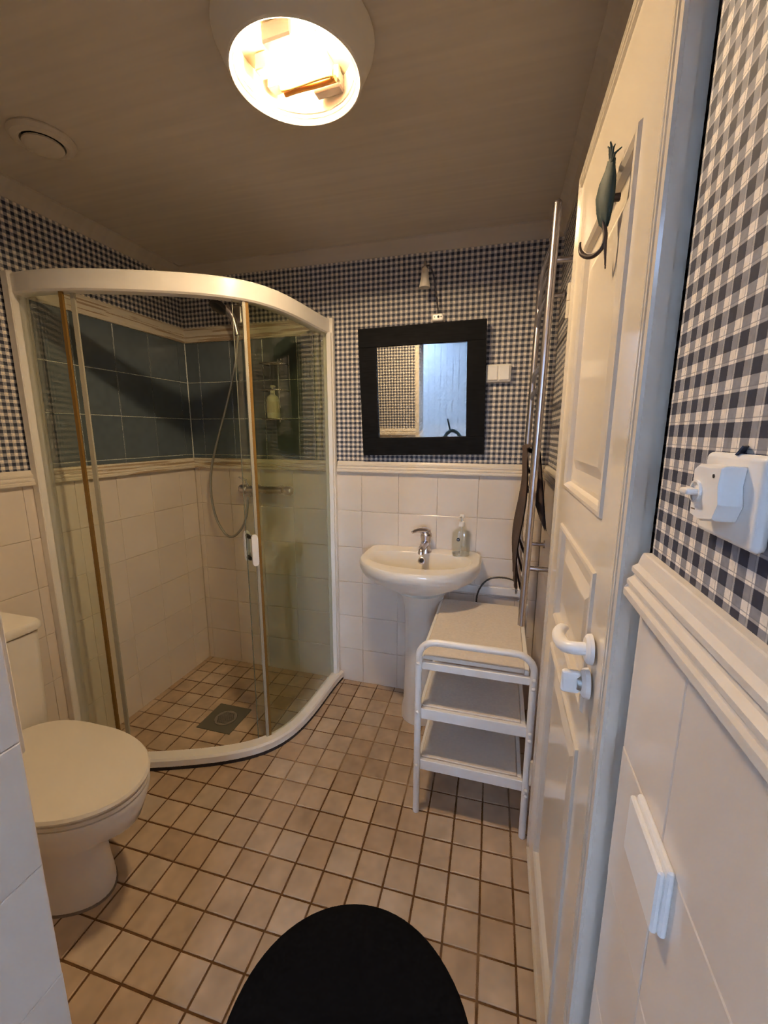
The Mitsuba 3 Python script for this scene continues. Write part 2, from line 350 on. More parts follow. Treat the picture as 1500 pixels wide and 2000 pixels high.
wf = obj('window_1', cat_(bx(SX0, SX0+.05, SY0, SY1, HZ+.01, HZ+.07), bx(SX1-.05, SX1, SY0, SY1, HZ+.01, HZ+.07), bx(SX0, SX1, SY0, SY0+.05, HZ+.01, HZ+.07), bx(SX0, SX1, SY1-.05, SY1, HZ+.01, HZ+.07)), 'm_trim', kind='structure', label='roof window frame in the hall ceiling')
obj('pane', trimesh.Trimesh([(SX0+.05, SY0+.05, HZ+.04), (SX1-.05, SY0+.05, HZ+.04), (SX1-.05, SY1-.05, HZ+.04), (SX0+.05, SY1-.05, HZ+.04)], [(0, 1, 2), (0, 2, 3)], process=False), 'm_pane', wf)
w2 = obj('window_2', cat_(bx(VX0, VX0+.05, HY0-.07, HY0-.02, VZ0, VZ1), bx(VX1-.05, VX1, HY0-.07, HY0-.02, VZ0, VZ1), bx(VX0, VX1, HY0-.07, HY0-.02, VZ0, VZ0+.05), bx(VX0, VX1, HY0-.07, HY0-.02, VZ1-.05, VZ1)), 'm_trim', kind='structure', label='second hall window frame')
obj('pane', trimesh.Trimesh([(VX0+.05, HY0-.045, VZ0+.05), (VX1-.05, HY0-.045, VZ0+.05), (VX1-.05, HY0-.045, VZ1-.05), (VX0+.05, HY0-.045, VZ1-.05)], [(0, 1, 2), (0, 2, 3)], process=False), 'm_pane', w2)

# ================================================================ OBJECTS, large first
# ---------------------------------------------------------------- shower enclosure
OUT = spline([(-1.775, 1.205), (-1.62, 1.203), (-1.48, 1.222), (-1.30, 1.288), (-1.11, 1.378), (-.99, 1.452), (-.925, 1.545), (-.895, 1.70), (-.876, 1.92), (-.862, 2.104)], 90, s=.00012)
def offs(c, d):
    t = np.gradient(c, axis=0); t /= np.linalg.norm(t, axis=1, keepdims=True)
    return c+d*np.stack([t[:, 1], -t[:, 0]], -1)     # outwards, into the room
def clampc(c):
    c = c.copy(); c[0, 0] = XL+.007; c[-1, 1] = D-.007; return c
def sweep(curve, prof):
    """prof: closed list of (outward, z)"""
    loops = []
    for i in range(len(curve)):
        loops.append(None)
    ofs = [clampc(offs(curve, o)) for o, z in prof]
    L = [[(ofs[k][i][0], ofs[k][i][1], prof[k][1]) for k in range(len(prof))] for i in range(len(curve))]
    m = loft(L); m.fix_normals(); return m
sh = thing('shower_enclosure', 'white framed corner shower enclosure with curved glass sliding doors', 'shower enclosure')
obj('top_rail', sweep(OUT, [(-.045, 1.935), (-.004, 1.935), (.002, 1.941), (.002, 2.001), (-.004, 2.007), (-.045, 2.007)]), 'm_aluminium_white', sh, smooth=30)
BOT = offs(OUT, .026)
obj('bottom_rail', sweep(BOT, [(-.050, .016), (-.001, .016), (.004, .020), (.004, .048), (-.004, .056), (-.050, .056)]), 'm_aluminium_white', sh, smooth=30)
obj('bottom_seal', sweep(BOT, [(-.046, .0005), (.0, .0005), (.0, .016), (-.046, .016)]), 'm_black_rubber', sh, smooth=30, label='dark rubber seal under the bottom rail')
obj('wall_post', cat_(bx(XL+.007, XL+.042, 1.188, 1.245, .02, 2.012, .003), bx(XL+.007, XL+.030, 1.245, 1.262, .05, 1.94, .002)), 'm_aluminium_white', sh)
obj('wall_post', cat_(bx(-.905, -.850, D-.036, D-.007, .02, 2.012, .003), bx(-.880, -.855, D-.05, D-.036, .05, 1.94, .002)), 'm_aluminium_white', sh)
def arc_len(c): return np.concatenate([[0], np.cumsum(np.linalg.norm(np.diff(c, axis=0), axis=1))])
def sub(c, a, b, n=26):
    s = arc_len(c); q = np.linspace(a, b, n); return np.stack([np.interp(q, s, c[:, 0]), np.interp(q, s, c[:, 1])], -1)
def sheet(c, z0, z1):
    n = len(c); v = [(x, y, z) for z in (z0, z1) for x, y in c]
    f = [(i, i+1, n+i+1) for i in range(n-1)]+[(i, n+i+1, n+i) for i in range(n-1)]
    return trimesh.Trimesh(v, f, process=False)
def strip(c, s0, w, off, z0, z1, th=.006):
    q = sub(c, s0, s0+w, 4); a, b = offs(q, off), offs(q, off-th)
    poly = Polygon(np.vstack([a, b[::-1]])); return extr(poly, z1-z0, trimesh.transformations.translation_matrix([0, 0, z0]))
S = arc_len(OUT); LT = S[-1]
mid1, mid2 = offs(OUT, -.014), offs(OUT, -.032)
near = lambda c, x, y: arc_len(c)[np.argmin(np.linalg.norm(c-[x, y], axis=1))]
sl, sr = near(OUT, -1.545, 1.215), near(OUT, -.945, 1.50)
S1, S2 = arc_len(mid1), arc_len(mid2)
sl1, sr1 = near(mid1, -1.545, 1.23), near(mid1, -.955, 1.49)
sl2, sr2 = near(mid2, -1.530, 1.245), near(mid2, -.995, 1.475)
G0, G1 = .05, 1.94
obj('glass_panel', sheet(sub(mid1, .025, sl1), G0, G1), 'm_glass_clear', sh, smooth=True)
obj('glass_panel', sheet(sub(mid1, sr1, S1[-1]-.02), G0, G1), 'm_glass', sh, smooth=True)
obj('panel_seal', strip(mid1, sl1-.008, .013, .004, G0, G1, .010), 'm_seal', sh, label='yellowed brown vertical seal')
obj('panel_seal', strip(mid1, sr1, .012, .004, G0, G1, .010), 'm_seal', sh, label='yellowed brown vertical seal')
dl = obj('sliding_door', sheet(sub(mid2, .03, sl2+.008), G0, G1), 'm_glass_clear', sh, smooth=True)
obj('edge_strip', strip(mid2, sl2+.004, .016, .004, G0, G1, .008), 'm_seal_grey', dl)
dr_ = obj('sliding_door', sheet(sub(mid2, sr2-.012, S2[-1]-.03), G0, G1), 'm_glass', sh, smooth=True)
obj('edge_strip', strip(mid2, sr2-.014, .0028, .003, G0, G1, .006), 'm_glass_edge', dr_)
obj('panel_seal', strip(mid1, sr1-.011, .011, .004, G0, G1, .010), 'm_seal_grey', sh, label='pale grey strip beside the brown seal')
hq = sub(mid2, sr2+.004, sr2+.03, 3); ht = hq[2]-hq[0]; ht /= np.linalg.norm(ht); hn = np.array([ht[1], -ht[0]])
for sgn, nm in ((1, 'handle'), (-1, 'handle')):
    base = hq[0]+hn*sgn*.006; o = hq[0]+hn*sgn*.044
    shift = ht*.004 if sgn > 0 else ht*-.002
    P = lambda q, z: (q[0]+shift[0], q[1]+shift[1], z)
    grip = []
    for z, wd in ((.893, .006), (.899, .011), (.91, .013), (1.01, .013), (1.02, .011), (1.027, .006)):
        e = np.array([o+ht*wd+hn*sgn*.006, o-ht*wd+hn*sgn*.006, o-ht*wd-hn*sgn*.005, o+ht*wd-hn*sgn*.005])
        grip.append([P(q, z) for q in e])
    g = loft(grip); g.fix_normals()
    hk = obj(nm, g, 'm_white_plastic', dr_, smooth=40)
    for z in (.912, 1.008):
        obj_ = cyl(P(base, z), P(o, z), .008, 12)
        obj('peg', obj_, 'm_black_rubber', dr_, label='dark handle peg')

# ---------------------------------------------------------------- door, lying open along the right wall
DX, DY0, DY1, DZ0, DZ1 = .163, .583, 1.312, .010, 2.092     # its face looks towards -x
dk = 'door_1'
py0, py1 = .725, 1.140
PAN = [(.185, .880), (.955, 1.215), (1.305, 1.865)]
fr = sbox(DY0, DZ0, DY1, DZ1)
for z0, z1 in PAN: fr = fr.difference(sbox(py0, z0, py1, z1))
Myz = np.array([[0, 0, 1, DX], [1, 0, 0, 0], [0, 1, 0, 0], [0, 0, 0, 1.]])     # polygon (y, z), extruded along +x
leaf = cat_(extr(fr, .014, Myz))
obj('door_1', leaf, 'm_door', kind='structure', label='white three-panel door with a lever handle, open along the right wall')
obj('rebate_core', extr(sbox(DY0+.004, DZ0+.004, DY1-.012, DZ1-.012), .0135, Myz@trimesh.transformations.translation_matrix([0, 0, .0145])), 'm_door', dk)
# raised rim of the leaf: outer lip with its small step
def ring(y0, y1, z0, z1, steps, xbase):
    loops = []
    for ins, out in steps:
        loops.append([(xbase-out, y0+ins, z0+ins), (xbase-out, y1-ins, z0+ins), (xbase-out, y1-ins, z1-ins), (xbase-out, y0+ins, z1-ins)])
    return loops
lip = loft(ring(DY0, DY1, DZ0, DZ1, [(.0, -.001), (.002, .004), (.010, .005), (.0125, .0025), (.016, .0025), (.018, .005), (.023, .005), (.025, .0025), (.029, .0025), (.031, .0045), (.036, .0045), (.040, -.001)], DX), cap=False); lip.fix_normals()
obj('edge_moulding', lip, 'm_door', dk)
for z0, z1 in PAN:
    L = ring(py0, py1, z0, z1, [(0, .0), (.003, .005), (.010, .006), (.016, .001), (.020, -.009), (.026, -.011), (.055, -.011), (.078, -.002), (.082, -.0015)], DX)
    pm = loft(L, cap=True, cap0=False); pm.fix_normals()
    if pm.face_normals[-1][0] > 0: pm.invert()
    obj('panel', pm, 'm_door', dk)
for z in (.30, 1.80):
    obj('hinge', cat_(cyl((DX-.004, DY1+.006, z-.045), (DX-.004, DY1+.006, z-.001), .0075, 12), cyl((DX-.004, DY1+.006, z+.001), (DX-.004, DY1+.006, z+.045), .0075, 12), bx(DX-.002, DX+.003, DY1-.02, DY1+.012, z-.04, z+.04, .001)), 'm_door', dk, smooth=40)
# lever handle
HYc, HZc = .690, 1.096
lever = spline([(DX-.006, HYc, HZc), (DX-.024, HYc, HZc-.001), (DX-.038, HYc+.004, HZc-.003), (DX-.044, HYc+.020, HZc-.007), (DX-.046, HYc+.042, HZc-.010), (DX-.046, HYc+.062, HZc-.010), (DX-.040, HYc+.078, HZc-.007), (DX-.027, HYc+.085, HZc-.005)], 40)
rad = np.interp(np.linspace(0, 1, 40), [0, .3, .5, .8, .93, 1], [.0105, .0105, .0115, .011, .0095, .004])
hh = obj('handle', tube(lever, rad, 16), 'm_white_plastic', dk, smooth=50, label='white curved lever handle')
obj('rosette', lathe([(.0, -.010), (.019, -.010), (.024, -.006), (.025, 0)], 28, (DX-.004, HYc, HZc), 'x'), 'm_white_plastic', hh, smooth=30)
KZ = 1.035
kn = obj('thumbturn', rbx(DX-.046, DX-.016, HYc-.006, HYc+.006, KZ-.020, KZ+.020, .005), 'm_white_plastic', dk, smooth=40, label='white thumbturn lock knob')
obj('rosette', lathe([(.0, -.012), (.018, -.012), (.0235, -.007), (.025, 0)], 28, (DX-.004, HYc, KZ), 'x'), 'm_white_plastic', kn, smooth=30)
obj('collar', lathe([(.0, -.018), (.012, -.018), (.014, -.012), (.014, 0)], 24, (DX-.004, HYc, KZ), 'x'), 'm_steel', kn, smooth=30)

# ---------------------------------------------------------------- toilet
to = thing('toilet', 'cream white toilet with closed lid and low cistern beside the shower', 'toilet')
TYc = .792
def egg(xc, a, b, z, n=56, back=None, p=2.0):
    th = np.arange(n)*2*PI/n
    c, s = np.cos(th), np.sin(th)
    pw = np.where(c > 0, 1.0, .55)
    X = xc+a*np.sign(c)*np.abs(c)**pw; Y = TYc+b*np.sign(s)*np.abs(s)**np.where(c > 0, 1.0, .8)
    return np.stack([X, Y, np.full(n, z)], -1)
bowl = [egg(-1.385, .262, .118, .001), egg(-1.385, .262, .118, .02), egg(-1.38, .25, .108, .10), egg(-1.37, .235, .098, .19), egg(-1.345, .27, .112, .25), egg(-1.30, .315, .146, .31), egg(-1.27, .298, .172, .355), egg(-1.262, .300, .179, .385), egg(-1.262, .297, .177, .400), egg(-1.262, .28, .16, .405)]
obj('bowl', loft(bowl), 'm_porcelain', to, smooth=50)
obj('seat', loft([egg(-1.255, .285, .172, .404), egg(-1.255, .293, .180, .408), egg(-1.255, .293, .180, .418), egg(-1.255, .287, .174, .421)]), 'm_seat', to, smooth=40)
obj('lid', loft([egg(-1.253, .282, .170, .422), egg(-1.253, .292, .180, .425), egg(-1.253, .294, .182, .432), egg(-1.253, .289, .177, .440), egg(-1.253, .26, .15, .443), egg(-1.253, .10, .06, .445)]), 'm_seat', to, smooth=40)
cz = [( .395, 1.0), (.41, 1.0), (.60, 1.0), (.785, 1.0)]
def rrect(x0, x1, y0, y1, z, r=.03, n=6):
    pts = []
    for cx, cy, a0 in ((x1-r, y1-r, 0), (x0+r, y1-r, 90), (x0+r, y0+r, 180), (x1-r, y0+r, 270)):
        for k in range(n+1):
            a = math.radians(a0+90*k/n); pts.append((cx+r*math.cos(a), cy+r*math.sin(a), z))
    return pts
ck = obj('cistern', loft([rrect(-1.768, -1.545, .612, .972, .392), rrect(-1.768, -1.540, .606, .978, .40), rrect(-1.768, -1.532, .600, .982, .60), rrect(-1.768, -1.528, .597, .985, .762)]), 'm_porcelain', to, smooth=40)
obj('cistern_lid', loft([rrect(-1.768, -1.526, .595, .987, .765), rrect(-1.768, -1.520, .588, .993, .770), rrect(-1.768, -1.520, .588, .993, .790), rrect(-1.768, -1.526, .594, .987, .799), rrect(-1.74, -1.56, .63, .95, .803)]), 'm_porcelain', to, smooth=35)
obj('flush_button', lathe([(.024, 0), (.024, .006), (.020, .010), (0, .011)], 24, (-1.65, .79, .801)), 'm_chrome', ck, smooth=40)
# waste pipe stub behind the foot, olive sealant
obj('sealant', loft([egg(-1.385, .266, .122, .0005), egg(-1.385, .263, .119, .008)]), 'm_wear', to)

# ---------------------------------------------------------------- wash basin
wbn = thing('wash_basin', 'white porcelain pedestal wash basin on the back wall beneath the black framed mirror', 'sink')
BX, BYc = -.357, 1.925
def dsh(a, bf, bb, z, yc=BYc, n=72, pb=.22, zt=0.0, xo=0.0):
    th = np.arange(n)*2*PI/n-PI/2
    c, s = np.cos(th), np.sin(th)
    X = BX+xo+a*np.sign(c)*np.abs(c)**np.where(s > 0, min(pb*1.15, 1.0), .92)
    Y = yc+np.where(s > 0, bb, bf)*np.sign(s)*np.abs(s)**np.where(s > 0, pb, 1.0)
    return np.stack([X, Y, np.full(n, z)+zt*(Y-yc)], -1)
BB = D-.007-BYc
basin = [dsh(.085, .07, .12, .655), dsh(.10, .085, BB, .675), dsh(.16, .14, BB, .705), dsh(.235, .205, BB, .745), dsh(.272, .240, BB, .772), dsh(.286, .256, BB, .79), dsh(.293, .264, BB, .805), dsh(.294, .266, BB, .826), dsh(.289, .262, BB, .842), dsh(.280, .254, BB-.004, .849),
         dsh(.256, .172, .112, .8475, BYc-.012, pb=.75), dsh(.248, .165, .105, .842, BYc-.012, pb=.8), dsh(.232, .152, .094, .815, BYc-.012, pb=.85), dsh(.20, .128, .078, .775, BYc-.012, pb=.9), dsh(.14, .09, .055, .742, BYc-.012, pb=1), dsh(.05, .035, .03, .727, BYc-.015, pb=1), dsh(.02, .015, .015, .724, BYc-.015, pb=1)]
obj('bowl', loft(basin), 'm_porcelain', wbn, smooth=45)
ped = []
for z, a, f, b in ((.001, .098, .115, .10), (.03, .098, .112, .10), (.08, .088, .10, .095), (.30, .082, .092, .09), (.50, .083, .092, .09), (.60, .088, .098, .095), (.66, .105, .12, .10), (.69, .13, .15, .11)):
    ped.append(dsh(a, f, b, z, 1.935, pb=.7, xo=.018))
obj('pedestal', loft(ped), 'm_porcelain', wbn, smooth=45)
ov = np.array([BX-.004, 2.004, .806])
Mo = trimesh.geometry.align_vectors([0, 0, 1], [0, -.94, .34]); Mo[:3, 3] = ov
of = obj('overflow', xf(lathe([(.0105, -.004), (.0105, .001), (.014, .004), (.0175, .003), (.018, -.004)], 28), Mo), 'm_chrome', wbn, smooth=40, label='chrome overflow ring')
obj('hole', xf(lathe([(.0104, 0), (.0104, .0014)], 24), Mo), 'm_black_hole', of)
# mixer tap
tp = thing('basin_tap', 'small chrome mixer tap on the wash basin', 'tap')
tx, ty = BX+.012, 2.030
obj('body', lathe([(.031, 0), (.030, .006), (.026, .014), (.024, .05), (.027, .075), (.030, .088), (.028, .100), (.016, .108), (0, .109)], 28, (tx, ty, .846)), 'm_chrome', tp, smooth=50)
obj('spout', tube(spline([(tx, ty, .886), (tx-.001, ty-.04, .892), (tx-.003, ty-.08, .888), (tx-.004, ty-.105, .878), (tx-.004, ty-.110, .864)], 20), [.020]*6+[.0175]*8+[.0155]*6, 16), 'm_chrome', tp, smooth=50)
obj('lever', tube(spline([(tx+.006, ty+.010, .950), (tx-.006, ty-.010, .962), (tx-.036, ty-.040, .966), (tx-.058, ty-.066, .960)], 16), np.linspace(.019, .006, 16), 12), 'm_chrome', tp, smooth=50)

# ---------------------------------------------------------------- trolley
tr = thing('shelf_trolley', 'white tubular shelf trolley with three shelves beside the pedestal basin', 'trolley')
LX0, LX1, LY0, LY1, LR = -.246, .146, 1.352, 1.925, .0125
def ucurve(x0, x1, y, z0, z1, r):
    p = [(x0, y, z0), (x0, y, (z0+z1)/2), (x0, y, z1-r)]
    p += [(x0+r-r*math.cos(a), y, z1-r+r*math.sin(a)) for a in np.linspace(.15, PI/2, 9)]
    p += [(x1-r+r*math.sin(a), y, z1-r+r*math.cos(a)) for a in np.linspace(0, PI/2-.15, 9)]
    return p+[(x1, y, z1-r), (x1, y, (z0+z1)/2), (x1, y, z0)]
obj('front_frame', tube(ucurve(LX0, LX1, LY0, .001, .715, .062), LR, 14), 'm_white_metal', tr, smooth=50)
for x in (LX0, LX1): obj('rear_leg', cyl((x, LY1, .001), (x, LY1, .66), LR, 14), 'm_white_metal', tr, smooth=50)
for zt in (.652, .452, .236):
    k = obj('shelf', bx(LX0+.014, LX1-.030, LY0+.016, LY1-.012, zt-.016, zt, .002), 'm_shelf', tr)
    obj('front_apron', bx(LX0+.011, LX1-.011, LY0-.002, LY0+.014, zt-.046, zt-.004 if zt < .6 else zt-.018, .002), 'm_white_metal', k)
    obj('side_rail', bx(LX1-.029, LX1-.013, LY0+.016, LY1-.012, zt-.036, zt-.004, .002), 'm_white_metal', k)
    obj('side_rail', bx(LX0+.001, LX0+.013, LY0+.016, LY1-.012, zt-.036, zt-.006, .002), 'm_white_metal', k)
for x in (LX0, LX1):
    for z in ((.632, .437, .212) if x < 0 else (.632, .600, .430, .402, .205, .182)):
        obj('bolt', lathe([(.0078, 0), (.007, .003), (.004, .0055), (0, .006)], 12, (x, LY0-LR+.001, z), 'y').apply_transform(np.array([[1, 0, 0, 0], [0, -1, 0, 2*(LY0-LR+.001)], [0, 0, 1, 0], [0, 0, 0, 1.]])), 'm_white_metal', tr, smooth=True)

# ---------------------------------------------------------------- towel rail
rl = thing('towel_rail', 'tall chrome ladder towel rail on the right wall above the trolley', 'towel rail')
def railx(z): return .101+.021*(z-.77)/1.33
posts = {}
for nm, y, z0, z1 in (('upright', 1.45, .775, 2.105), ('upright', 1.95, .765, 2.075)):
    obj(nm, cat_(tube([(railx(z0), y, z0), (railx(z1), y, z1)], .0125, 16), trimesh.creation.icosphere(2, .0125).apply_translation((railx(z1), y, z1))), 'm_chrome', rl, smooth=50)
for z in (2.02, 1.95, 1.88, 1.66, 1.59, 1.38, 1.31, 1.24, 1.02, .95, .88):
    x = railx(z)
    obj('crossbar', tube([(x+.004, 1.45, z), (x-.004, 1.56, z), (x-.008, 1.70, z), (x-.004, 1.84, z), (x+.004, 1.95, z)], .0085, 12), 'm_chrome', rl, smooth=50)
for y in (1.47, 1.92):
    for z in (1.96, .98) if y < 1.5 else (1.99, .955):
        obj('bracket', cat_(cyl((railx(z), y, z), (XR-.006, y, z), .0085, 12), cyl((XR-.012, y, z), (XR-.004, y, z), .018, 16)), 'm_chrome', rl, smooth=40)
obj('heating_cable', tube(spline([(.103, 1.955, .768), (.100, 1.97, .755), (.085, 2.02, .742), (.03, 2.06, .735), (-.03, 2.065, .715), (-.066, 2.055, .672), (-.078, 2.02, .64), (-.078, 1.985, .60)], 40), .0042, 8), 'm_cable', rl, smooth=True, label='dark cable looping down behind the trolley')
# towel on the rail
tw = []
nx, nz = 26, 34
prof = [(-.004, .865)]+[(-.005-.006*math.sin(i*.45), .89+.035*i) for i in range(14)]+[(-.016, 1.392), (-.006, 1.399), (.006, 1.398), (.014, 1.388)]+[(.012, 1.36-.02*i) for i in range(8)]
V_, F_ = [], []
for side in (0, 1):
    for i in range(nx):
        for k, (o, z) in enumerate(prof):
            y = 1.50+.36*i/(nx-1)
            rip = .006*math.sin(i*.9+z*7)*min(1, abs(1.39-z)*4)
            q = railx(z)+(o*1.5-.017 if k < 15 else o*1.3-.004 if k < 19 else o*1.3)+rip*(.6 if o < 0 else .3)
            dz = 0 if k > 15 else .012*math.sin(i*.5)*(1.39-z)
            if k > 17: dz -= .10*max(0, (8-i)/8)*(1.39-z)/.16     # the near corner hangs as a tail
            dn = .0022*(1 if side else -1)*(1 if k < 15 else -1)
            if k > 17: q += .034*max(0, (7-i)/7)*(1.39-z)/.16; y -= .03*max(0, (7-i)/7)*(1.39-z)/.16
            V_.append((q-dn, y, z+dz))
n1 = nx*len(prof)
for side in (0, 1):
    for i in range(nx-1):
        for k in range(len(prof)-1):
            a, b = side*n1+i*len(prof)+k, side*n1+(i+1)*len(prof)+k
            F_ += [(a, b, b+1), (a, b+1, a+1)]
obj('towel', trimesh.Trimesh(V_, F_, process=False), 'm_towel', smooth=True, label='dark brown towel hanging over the chrome towel rail', cat='towel')

# ---------------------------------------------------------------- mirror
mr = thing('wall_mirror', 'square mirror in a wide black wooden frame, hung a little crooked on gingham wallpaper', 'mirror')
Mm = np.eye(4)
R1 = trimesh.transformations.rotation_matrix(-.022, [0, 1, 0])     # crooked
R2 = trimesh.transformations.rotation_matrix(.056, [1, 0, 0])      # top leans forward
R3 = trimesh.transformations.rotation_matrix(.031, [0, 0, 1])
Mm = trimesh.transformations.translation_matrix([-.389, D-.048, 1.640])@R3@R2@R1
hw, hf = .3035, .0865
fpoly = sbox(-hw, -hw, hw, hw).difference(sbox(-hw+hf, -hw+hf, hw-hf, hw-hf))
Mxz = np.array([[1, 0, 0, 0], [0, 0, -1, .010], [0, 1, 0, 0], [0, 0, 0, 1.]])
for a, b, c, d in ((-hw, hw, hw-hf, hw), (-hw, hw, -hw, -hw+hf), (-hw, -hw+hf, -hw+hf, hw-hf), (hw-hf, hw, -hw+hf, hw-hf)):
    obj('frame_board', xf(bx(a, b, -.012, .012, c, d, .0015), Mm), 'm_black_wood', mr)
e = hw-hf+.006
obj('mirror_glass', xf(trimesh.Trimesh([(-e, .002, -e), (e, .002, -e), (e, .002, e), (-e, .002, e)], [(0, 1, 2), (0, 2, 3)], process=False), Mm), 'm_mirror', mr)
obj('backing', xf(bx(-hw+.03, hw-.03, .013, .019, -hw+.03, hw-.03), Mm), 'm_black_wood', mr)

# ---------------------------------------------------------------- stool
st = thing('stool', 'round black padded stool on the tile floor near the camera', 'stool')
STX, STY = -.196, .474
obj('seat', lathe([(0, .395), (.16, .395), (.200, .40), (.2115, .417), (.2125, .435), (.206, .451), (.185, .4585), (.12, .4605), (0, .461)], 72, (STX, STY, 0)), 'm_black_fabric', st, smooth=40)
for k in range(4):
    a = math.radians(45+90*k+14)
    c, s = math.cos(a), math.sin(a)
    obj('leg', tube([(STX+.10*c, STY+.10*s, .396), (STX+.155*c, STY+.155*s, .2), (STX+.205*c, STY+.205*s, .001)], [.016, .014, .012], 12), 'm_white_plastic', st, smooth=40)

# ---------------------------------------------------------------- ceiling lamp
cl = thing('ceiling_lamp', 'round white ceiling lamp without its cover, one tube lit', 'ceiling lamp')
LC = (-.503, 1.035)
obj('housing', lathe([(.125, ZC-.001), (.178, ZC-.001), (.182, ZC-.008), (.180, ZC-.018), (.172, ZC-.035), (.160, ZC-.060), (.152, ZC-.079), (.1475, ZC-.082), (.143, ZC-.080), (.141, ZC-.072), (.137, ZC-.071), (.1355, ZC-.064), (.1325, ZC-.063), (.131, ZC-.052), (.131, ZC-.012)], 96, (LC[0], LC[1], 0), cap=False), 'm_lamp_body', cl, smooth=25)
obj('base_plate', lathe([(0, ZC-.014), (.1315, ZC-.014), (.1315, ZC-.010), (0, ZC-.010)], 64, (LC[0], LC[1], 0)), 'm_lamp_inner', cl, smooth=25)
az = math.radians(-4)                                          # the tubes' direction
ux, uy = np.array([math.cos(az), math.sin(az), 0]), np.array([-math.sin(az), math.cos(az), 0])
def L(a, b, z): return tuple(np.array([LC[0], LC[1], z])+a*ux+b*uy)
def lbox(a0, a1, b0, b1, z0, z1, c=.002):
    return xf(bx(a0, a1, b0, b1, z0, z1, c), frame_of((LC[0], LC[1], 0), ux, uy))
for b, lit in ((.002, True), (.052, False)):
    tubes = []
    z = ZC-.056
    for off in (-.0085, .0085):
        tubes.append(tube(spline([L(-.068, b+off, z), L(0, b+off, z), L(.064, b+off, z), L(.072, b+off*.9, z)], 12), .0068, 14))
    tubes.append(tube([L(.066, b-.0085, z), L(.066, b+.0085, z)], .005, 10))
    k = obj('tube', cat_(*tubes), 'm_amber' if not lit else 'm_white_plastic', cl, smooth=60, label='lit tube' if lit else 'unlit orange tube')
    if lit:
        scene[k]['emitter'] = {'type': 'area', 'radiance': {'type': 'rgb', 'value': list(LAMP_RADIANCE)}}
    obj('tube_socket', cat_(lbox(-.102, -.070, b-.016, b+.016, ZC-.049, ZC-.0145), lbox(-.108, -.10, b-.010, b+.010, ZC-.044, ZC-.030)), 'm_lamp_inner', cl)
    obj('tube_clip', lbox(.058, .062, b-.020, b+.020, ZC-.052, ZC-.0145, .001), 'm_lamp_inner', cl)
obj('ballast', lbox(-.045, .030, -.072, -.030, ZC-.052, ZC-.0145, .004), 'm_ballast', cl)
obj('ballast', lbox(-.005, .070, .088, .118, ZC-.050, ZC-.0145, .004), 'm_ballast', cl)
obj('reflector_strip', lbox(-.010, .072, .076, .088, ZC-.044, ZC-.0145, .001), 'm_lamp_inner', cl)
obj('type_label', lbox(.074, .092, -.008, .022, ZC-.0152, ZC-.0142, .0002), 'm_wear', cl, label='small printed type label')

# ---------------------------------------------------------------- ceiling vent
vt = thing('ceiling_vent', 'round beige air vent valve in the ceiling above the toilet', 'vent')
VC = (-1.405, 1.125)
obj('rim', lathe([(.050, ZC-.001), (.086, ZC-.001), (.087, ZC-.006), (.080, ZC-.016), (.066, ZC-.021), (.058, ZC-.018), (.054, ZC-.006), (.050, ZC-.0015)], 56, (VC[0], VC[1], 0), cap=False), 'm_ceiling', vt, smooth=35)
obj('valve_disc', lathe([(0, ZC-.010), (.040, ZC-.012), (.052, ZC-.018), (.0535, ZC-.024), (.046, ZC-.030), (.02, ZC-.033), (0, ZC-.0335)], 48, (VC[0], VC[1], 0)), 'm_ceiling', vt, smooth=35)
obj('throat', lathe([(0, ZC-.0015), (.056, ZC-.0015), (.056, ZC-.003), (0, ZC-.003)], 40, (VC[0], VC[1], 0)), 'm_black_hole', vt)

# ---------------------------------------------------------------- gooseneck lamp over the mirror
gl = thing('gooseneck_lamp', 'small gooseneck lamp with frosted shade above the black mirror', 'wall lamp')
gx, gy, gz = -.312, D-.064, 1.963
obj('base', cat_(rbx(gx-.026, gx+.026, gy-.022, gy+.062, gz-.014, gz+.018, .007)), 'm_white_plastic', gl, smooth=40)
for dx, r in ((-.014, .003), (.004, .0055), (.016, .003)):
    obj('screw_hole', cyl((gx+dx, gy-.0235, gz+.003), (gx+dx, gy-.0205, gz+.003), r, 12), 'm_black_hole', gl)
obj('base_foot', bx(gx-.022, gx+.024, gy-.016, gy+.05, gz-.020, gz-.013, .001), 'm_black_rubber', gl)
neck = spline([(gx+.0, gy, gz+.015), (gx-.006, gy-.004, gz+.07), (gx-.014, gy-.015, gz+.13), (gx-.026, gy-.032, gz+.19), (gx-.041, gy-.045, gz+.214), (gx-.055, gy-.050, gz+.206)], 36)
obj('neck', tube(neck, .0038, 10), 'm_dark_chrome', gl, smooth=True)
scx, scy, scz = neck[-1]
obj('shade', lathe([(.0115, .0), (.0135, -.012), (.0185, -.045), (.0255, -.078), (.0245, -.080), (.0175, -.046), (.0105, -.012)], 28, (scx-.002, scy, scz-.004), cap=False), 'm_frosted', gl, smooth=50)
obj('shade_cap', lathe([(0, .026), (.0035, .024), (.006, .006), (.0125, .001), (.0125, -.004), (0, -.004)], 20, (scx-.002, scy, scz)), 'm_chrome', gl, smooth=40)

# ---------------------------------------------------------------- double light switch
sw = thing('light_switch', 'cream double rocker light switch on gingham beside the mirror', 'light switch')
obj('plate', rbx(-.088, .026, D-.030, D-.0005, 1.678, 1.758, .007), 'm_white_plastic', sw, smooth=40)
for a, b in ((-.081, -.0335), (-.0285, .019)):
    obj('rocker', bx(a, b, D-.037, D-.028, 1.685, 1.752, .0035), 'm_white_plastic', sw)

